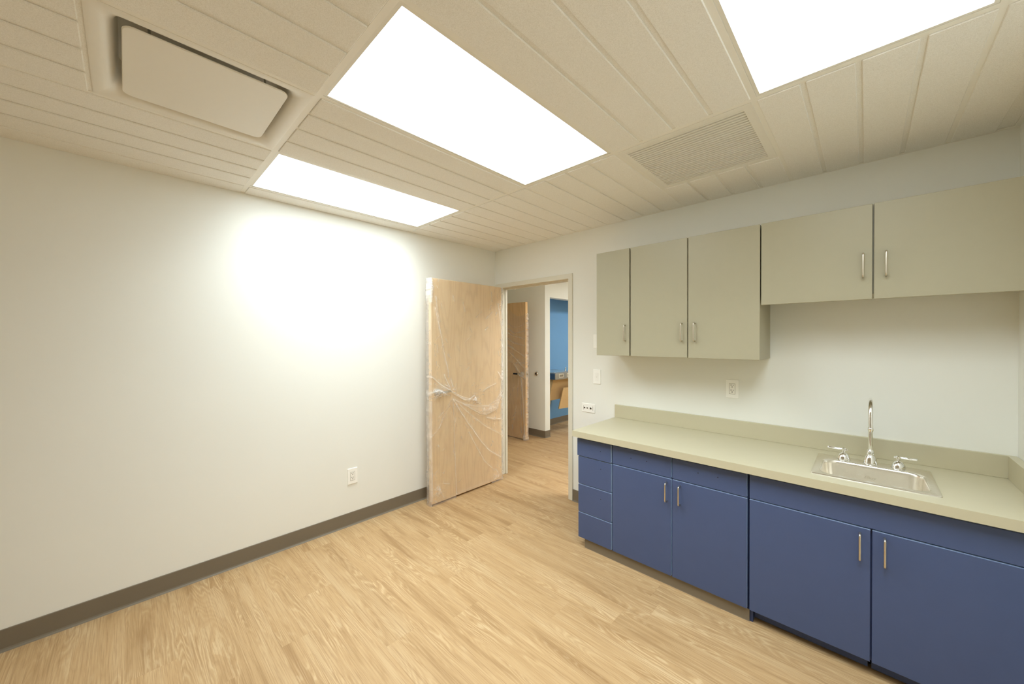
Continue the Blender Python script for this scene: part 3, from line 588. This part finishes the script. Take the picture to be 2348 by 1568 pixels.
# sink
t = thing('sink', 'small rectangular stainless steel drop-in sink set in the countertop', 'sink', ((SX0+SX1)/2, (SY0+SY1)/2, CT))
zr = CT+.0005; bx0, bx1, by0, by1 = 2.792, 3.150, -.508, -.225
L = []
def rl(d, z, r): L.append(rrect(SX0+d, SX1-d, SY0+d, SY1-d, r, z, 12))
rl(0, zr, .008); rl(.001, zr+.003, .008); rl(.006, zr+.0048, .009); rl(.012, zr+.0048, .012); rl(.017, zr+.004, .016)
def bl(d, z, r): L.append(rrect(bx0+d, bx1-d, by0+d, by1-d, r, z, 12))
bl(-.008, zr+.004, .058); bl(-.002, zr+.003, .054); bl(.002, zr-.002, .052); bl(.004, zr-.012, .05); bl(.012, zr-.13, .048); bl(.02, zr-.147, .044); bl(.05, zr-.155, .03)
g = G(); g.loft(L, (False, True)); basin = g.build('basin', M['steel'], t, auto=50)
g = G(); g.lathe(((bx0+bx1)/2, (by0+by1)/2, zr-.1548), (0, 0, 1), [(0, .042), (.002, .042), (.003, .036), (.0015, .03), (.0012, .004)], 28); g.build('drain', M['chrome'], t)
cu = bpy.data.curves.new('maker_mark', 'FONT'); cu.body = 'Elkay'; cu.size = .021; cu.shear = .35; cu.extrude = .0001; cu.align_x = 'CENTER'
tmp = bpy.data.objects.new('tmp', cu); COL.objects.link(tmp); dg = bpy.context.evaluated_depsgraph_get(); me = bpy.data.meshes.new_from_object(tmp.evaluated_get(dg)); COL.objects.unlink(tmp); bpy.data.objects.remove(tmp)
me.transform(Matrix.Translation(Vector((2.968, by1-.0085, zr-.062))-ORG[t.name]) @ Matrix.Rotation(math.radians(94), 4, 'X'))
me.materials.clear(); me.materials.append(plain('etched_mark', srgb(206, 196, 172), .45, metal=.8)); mk = bpy.data.objects.new('maker_mark', me); COL.objects.link(mk); mk.parent = t

# faucet
FZ = zr+.0045; fy = -.178
t = thing('faucet', 'chrome gooseneck faucet with two lever handles behind the steel sink', 'faucet', (2.97, fy, FZ))
g = G(); g.lathe((2.97, fy, FZ), (0, 0, 1), [(0, .029), (.004, .029), (.010, .0275), (.022, .025), (.036, .020), (.042, .016), (.046, .0145), (.052, .0155), (.060, .0155), (.066, .0125), (.07, .0105)], 40)
g.lathe((2.97, fy-.010, FZ+.053), (0, -1, 0), [(0, .009), (.006, .0085), (.011, .005), (.012, .001)], 20)
g.build('spout_base', M['chrome'], t, auto=35)
g = G(); R = .078; zt = 1.165-R; pts = [(2.97, fy, FZ+.06), (2.97, fy, FZ+.15), (2.97, fy, zt)]
pts += [(2.97, fy-R+R*math.cos(a), zt+R*math.sin(a)) for a in np.linspace(0, PI, 22)[1:]]+[(2.97, fy-2*R, zt-.03), (2.97, fy-2*R, zt-.052)]
g.tube(pts, .0088, 20); g.build('gooseneck', M['chrome'], t, auto=50)
g = G(); g.lathe((2.97, fy-2*R, zt-.046), (0, 0, -1), [(0, .0095), (.002, .0108), (.008, .0108), (.012, .0095), (.018, .009), (.0185, .006)], 24); g.build('aerator', M['chrome'], t, auto=40)
for hx, sx in ((2.868, -1), (3.070, 1)):
    g = G(); g.lathe((hx, fy, FZ), (0, 0, 1), [(0, .0275), (.004, .0275), (.010, .0262), (.020, .0225), (.029, .0165), (.033, .011), (.035, .0075), (.044, .0068), (.045, .0085), (.058, .0085), (.060, .006)], 36)
    hb = g.build('handle', M['chrome'], t, auto=35)
    g = G(); g.tube([(hx-sx*.016, fy, FZ+.0505), (hx-sx*.013, fy, FZ+.0505), (hx-sx*.006, fy, FZ+.0515), (hx+sx*.012, fy, FZ+.0525), (hx+sx*.020, fy, FZ+.0525), (hx+sx*.060, fy, FZ+.053), (hx+sx*.064, fy, FZ+.053)], [.004, .0065, .005, .0045, .0048, .0062, .005], 14); g.build('lever', M['chrome'], hb, auto=40)

# ------------------------------------------------------------------ outlets and plates
def on_wall(wall, u, z):       # local frame: (right, up, out) to world
    if wall == 'back': return lambda a, b, c: (u+a, -c, z+b)
    return lambda a, b, c: (c, u+a, z+b)
def pbox(g, f, a0, a1, b0, b1, c0, c1, bev=0, mat=0):
    p, q = f(a0, b0, c0), f(a1, b1, c1); g.box([min(p[i], q[i]) for i in range(3)], [max(p[i], q[i]) for i in range(3)], bev, mat)
def plate(t, f, wd, ht):
    g = G(); pbox(g, f, -wd/2, wd/2, -ht/2, ht/2, 0, .006, .0025); return g.build('cover_plate', M['plate'], t)
def outlet(wall, u, z, lab):
    f = on_wall(wall, u, z); t = thing('wall_outlet', lab, 'outlet', f(0, 0, 0), 'white wall outlets'); plate(t, f, .078, .124)
    g = G(); pbox(g, f, -.0165, .0165, -.034, .034, .005, .0075, .001); rc = g.build('receptacle', M['ring'], t)
    g = G(); pbox(g, f, -.018, .018, -.0355, .0355, .0035, .0064); g.build('shadow_gap', M['slot'], t)
    for zc in (.0185, -.0155):
        g = G(); pbox(g, f, -.0085, -.0050, zc+.002, zc+.0105, .007, .0079); pbox(g, f, .0055, .0078, zc+.002, zc+.0095, .007, .0079)
        p = f(0, zc-.0062, .007); q = f(0, zc-.0062, .0079); ax = Vector(q)-Vector(p); g.lathe(p, ax, [(0, .003), (ax.length, .003)], 12); g.build('socket_slots', M['hole'], rc)
outlet('left', -1.576, .389, 'white duplex outlet low on the long white wall')
outlet('back', 2.304, 1.137, 'white duplex outlet above the counter under the tall wall cabinet')
f = on_wall('back', 1.2725, 1.148); t = thing('light_switch', 'white rocker light switch on the wall between door frame and wall cabinet', 'light switch', f(0, 0, 0)); plate(t, f, .074, .126)
g = G(); pbox(g, f, -.016, .016, -.034, .034, .005, .0072, .001); pbox(g, f, -.0145, .0145, -.0015, .0325, .007, .0085, .001); g.build('rocker', M['ring'], t)
g = G(); pbox(g, f, -.004, .004, -.003, -.0015, .0068, .0088); g.build('indicator', M['slot'], t)
f = on_wall('back', 1.277, 1.453); t = thing('wall_plate', 'blank white wall plate partly hidden by the narrow wall cabinet', 'wall plate', f(0, 0, 0)); plate(t, f, .078, .118)
f = on_wall('back', 1.186, .867); t = thing('wall_jack_plate', 'wide white plate with three dark round jacks just above the counter end', 'data plate', f(0, 0, 0)); plate(t, f, .132, .078)
for a in (-.048, .045):
    g = G(); pbox(g, f, a, a+.003, -.018, .018, .0055, .0066); g.build('clip_slot', M['slot'], t)
for a, r in ((-.036, .0055), (-.008, .0055), (.026, .0075)):
    g = G(); g.lathe(f(a, 0, .0055), (0, -1, 0), [(0, r+.003), (.002, r+.0025)], 18, 0); g.lathe(f(a, 0, .0074), (0, -1, 0), [(0, r), (.0008, r)], 18, 1); g.build('jack', [M['nickel'], M['hole']], t)

# ------------------------------------------------------------------ camera
f_px, yaw, pitch, roll = 849.309, .763192, -.007035, -.002232
f0 = Vector((-math.sin(yaw), math.cos(yaw), 0)); r0 = Vector((math.cos(yaw), math.sin(yaw), 0)); zv = Vector((0, 0, 1))
fw = math.cos(pitch)*f0+math.sin(pitch)*zv; up = -math.sin(pitch)*f0+math.cos(pitch)*zv
rr = math.cos(roll)*r0+math.sin(roll)*up; uu = -math.sin(roll)*r0+math.cos(roll)*up
cam = bpy.data.cameras.new('camera'); co = bpy.data.objects.new('camera', cam); COL.objects.link(co)
mw = Matrix((rr, uu, -fw)).transposed().to_4x4(); mw.translation = Vector((2.95326, -2.82125, 1.47176)); co.matrix_world = mw
cam.sensor_width = 36; cam.lens = f_px/2348*36; cam.clip_start = .02
S.camera = co
w_ = bpy.data.worlds.new('world'); S.world = w_; w_.use_nodes = True; w_.node_tree.nodes['Background'].inputs[0].default_value = (.02, .02, .02, 1)
vs = S.view_settings; S.display_settings.display_device = 'sRGB'; vs.view_transform = 'Standard'; vs.look = 'None'; vs.gamma = 1; vs.use_curve_mapping = False; vs.exposure = 0.06
cy = S.cycles; cy.use_denoising = True; cy.use_adaptive_sampling = True; cy.adaptive_threshold = .015; cy.max_bounces = 14; cy.diffuse_bounces = 8; cy.glossy_bounces = 5; cy.transparent_max_bounces = 16; cy.sample_clamp_indirect = 6; cy.caustics_reflective = False; cy.caustics_refractive = False
